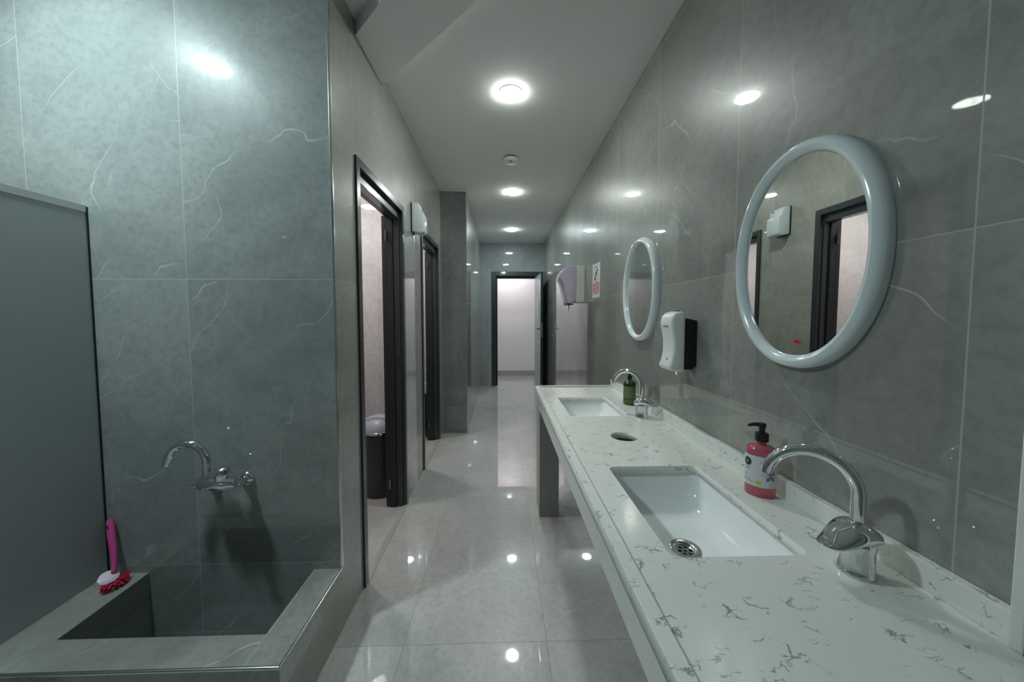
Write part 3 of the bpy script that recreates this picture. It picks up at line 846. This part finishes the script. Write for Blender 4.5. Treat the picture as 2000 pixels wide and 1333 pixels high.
# paper dispenser
t = thing('paper_dispenser', 'wall paper towel dispenser with smoky lilac dome beside the red and white sign', 'paper dispenser', (XR, 3.5, 1.48))
bm = BM(); prism(bm, [(0.722, 1.484), (XR, 1.484), (XR, 1.836), (0.722, 1.838)], 'y', 3.36, 3.62); obj('housing', bm, 'dispenser_grey', t, bevel=0.006)
bm = BM()
pf = [(0.7215, 1.838), (0.680, 1.838), (0.636, 1.828), (0.600, 1.806), (0.574, 1.776), (0.560, 1.742), (0.560, 1.716), (0.580, 1.690), (0.598, 1.640), (0.612, 1.580), (0.628, 1.520), (0.640, 1.478), (0.665, 1.470), (0.690, 1.474), (0.700, 1.492), (0.7215, 1.495)]
prism(bm, pf, 'y', 3.365, 3.615); obj('dome', bm, 'dome', t, smooth=True, bevel=0.02, seg=4)
bm = BM(); box(bm, 0.640, 0.700, 3.39, 3.59, 1.462, 1.472); obj('tear_bar', bm, 'black', t)
bm = BM()
P0 = [(0.668, 1.465), (0.667, 1.40), (0.672, 1.35), (0.676, 1.335), (0.664, 1.32), (0.650, 1.325)]
for k, w in ((0, 1),):
    top = [bm.verts.new((x, 3.42, z)) for x, z in P0]; bot = [bm.verts.new((x + 0.004, 3.50, z - 0.004)) for x, z in P0]
    for i in range(len(P0) - 1): bm.faces.new((top[i], top[i + 1], bot[i + 1], bot[i]))
po = obj('paper_sheet', bm, 'paper', t, smooth=True)
so = po.modifiers.new('thick', 'SOLIDIFY'); so.thickness = 0.001
bm = BM()
P = [(0.664, 3.46, 1.335), (0.655, 3.45, 1.315)]
for i in range(17):
    a = -0.6 + 2 * PI * i / 18
    P.append((0.628 + 0.017 * math.cos(a + 1.6), 3.45, 1.245 + 0.062 * math.sin(a + 1.6)))
tube(bm, P, 0.0022, 8); obj('paper_strip', bm, 'paper', t, smooth=True)

# sign
t = thing('warning_sign', 'white and red notice with round pictogram on the right wall', 'sign', (XR, 2.96, 1.49))
SY0, SY1, SZ0, SZ1 = 2.848, 3.072, 1.508, 1.796
bm = BM(); box(bm, XR - 0.003, XR, SY0, SY1, SZ0, SZ1); obj('board', bm, 'dispenser_white', t)
xs = XR - 0.0032
bm = BM(); box(bm, xs - 0.0004, xs, SY0 + 0.02, SY1 - 0.018, SZ0 + 0.040, SZ0 + 0.122); rd = obj('red_panel', bm, 'red', t)
bm = BM(); R = random.Random(5)
for k in range(4):
    y = SY0 + 0.034; z = SZ0 + 0.110 - k * 0.0190
    while y < SY1 - 0.036:
        w = R.uniform(0.008, 0.022); box(bm, xs - 0.0009, xs - 0.0005, y, min(y + w, SY1 - 0.030), z - 0.007, z + 0.004); y += w + 0.005
obj('text_lines', bm, 'paper', rd)
bm = BM(); cy, cz = (SY0 + SY1) / 2, SZ0 + 0.195
def ring(bm, cy, cz, r0, r1, x0, x1, n=40):
    L = [[(x, cy + r * math.cos(2 * PI * i / n), cz + r * math.sin(2 * PI * i / n)) for i in range(n)] for r, x in ((r0, x0), (r1, x0), (r1, x1), (r0, x1), (r0, x0))]
    loft(bm, L)
ring(bm, cy, cz, 0.062, 0.067, xs - 0.0005, xs)
tube(bm, [(xs, cy - 0.045, cz + 0.045), (xs, cy + 0.045, cz - 0.045)], 0.003, 6)
box(bm, xs - 0.0005, xs, cy - 0.028, cy - 0.010, cz - 0.004, cz + 0.040)
prism(bm, [(cy + 0.034, cz - 0.045), (cy + 0.006, cz - 0.045), (cy + 0.012, cz - 0.025), (cy + 0.003, cz - 0.008), (cy + 0.034, cz - 0.008), (cy + 0.026, cz - 0.025)], 'x', xs - 0.0005, xs)
lathe(bm, [(0.009, -0.0005), (0.009, 0)], (xs, cy + 0.018, cz + 0.015), 14, axis='x')
obj('pictogram', bm, 'ink', t)
bm = BM(); box(bm, xs - 0.0005, xs, SY0 + 0.022, SY1 - 0.022, SZ1 - 0.024, SZ1 - 0.021); obj('thin_rule', bm, 'ink', t)
bm = BM(); box(bm, xs - 0.0005, xs, SY0 + 0.03, SY1 - 0.03, SZ0 + 0.028, SZ0 + 0.031); obj('thin_rule', bm, 'ink', t)

# black bin under the paper dispenser
def lathe_bin(x, y, h, r, label, group=None, name='waste_bin'):
    t = thing(name, label, 'bin', (x, y, 0), group)
    bm = BM(); lathe(bm, [(r * 0.9, 0.0), (r * 0.93, 0.006), (r, h * 0.78), (r, h * 0.795)], (x, y, 0), 40); obj('body', bm, 'charcoal', t, smooth=True)
    bm = BM(); lathe(bm, [(r, h * 0.795), (r + 0.006, h * 0.80), (r + 0.006, h * 0.825), (r, h * 0.83)], (x, y, 0), 40, cap=False); obj('rim', bm, 'chrome', t, smooth=True)
    bm = BM()
    prof = [(r * 1.0, h * 0.83)] + [(r * math.cos(a), h * 0.83 + h * 0.17 * math.sin(a)) for a in [PI / 2 * i / 8 for i in range(1, 8)]] + [(0.008, h)]
    lathe(bm, prof, (x, y, 0), 40); ld = obj('lid', bm, 'lid', t, smooth=True)
    bm = BM()
    P = [(x - (r - 0.004) * math.cos(a), y - 0.02 - 0.05 * math.sin(a), h * 0.84 + (h * 0.165) * math.sin(a)) for a in [PI * i / 20 for i in range(21)]]
    tube(bm, P, 0.005, 10); obj('lid_rib', bm, 'dispenser_white', ld, smooth=True)
    return t
lathe_bin(-0.935, 2.655, 0.60, 0.135, 'charcoal cylindrical bin with domed lid inside the first stall', name='dome_lid_bin')
lathe_bin(-0.930, 3.955, 0.60, 0.135, 'charcoal cylindrical bin with domed lid inside the second stall', name='dome_lid_bin')
t = thing('paper_bin', 'black bin on the floor behind the counter, mostly hidden', 'bin', (0.665, 2.83, 0))
bm = BM()
def RR(cx, cy, hx, hy, r, z): return [(x, y, z) for x, y in rrect(cx, cy, hx, hy, r, 5)]
loft(bm, [RR(0.665, 2.83, 0.12, 0.14, 0.03, 0.0), RR(0.665, 2.83, 0.145, 0.165, 0.03, 0.48)], True, True); obj('body', bm, 'black', t, smooth=True)
bm = BM(); loft(bm, [RR(0.665, 2.83, 0.15, 0.17, 0.03, 0.4805), RR(0.665, 2.83, 0.15, 0.17, 0.03, 0.50), RR(0.665, 2.83, 0.09, 0.10, 0.03, 0.54)], True, True); obj('lid', bm, 'black', t, smooth=True)

# air freshener between the stall doors
t = thing('air_freshener', 'white air freshener box on the left wall between the stall doors', 'air freshener', (XL, 2.768, 1.99))
bm = BM(); box(bm, XL, XL + 0.004, 2.700, 2.836, 1.990, 2.216); obj('back_plate', bm, 'black', t)
bm = BM()
pf = [(0.0045, 2.210), (0.050, 2.210), (0.062, 2.200), (0.071, 2.178), (0.076, 2.150), (0.097, 2.128), (0.098, 2.005), (0.092, 1.992), (0.070, 1.986), (0.0045, 1.996)]
prism(bm, [(XL + a, b) for a, b in pf], 'y', 2.704, 2.832); obj('cover', bm, 'white_plastic', t, smooth=True, bevel=0.006, seg=3)
bm = BM(); lathe(bm, [(0.007, 0.0), (0.007, 0.004)], (XL + 0.068, 2.800, 2.186), 16, axis='x'); obj('sensor_eye', bm, 'ink', t)
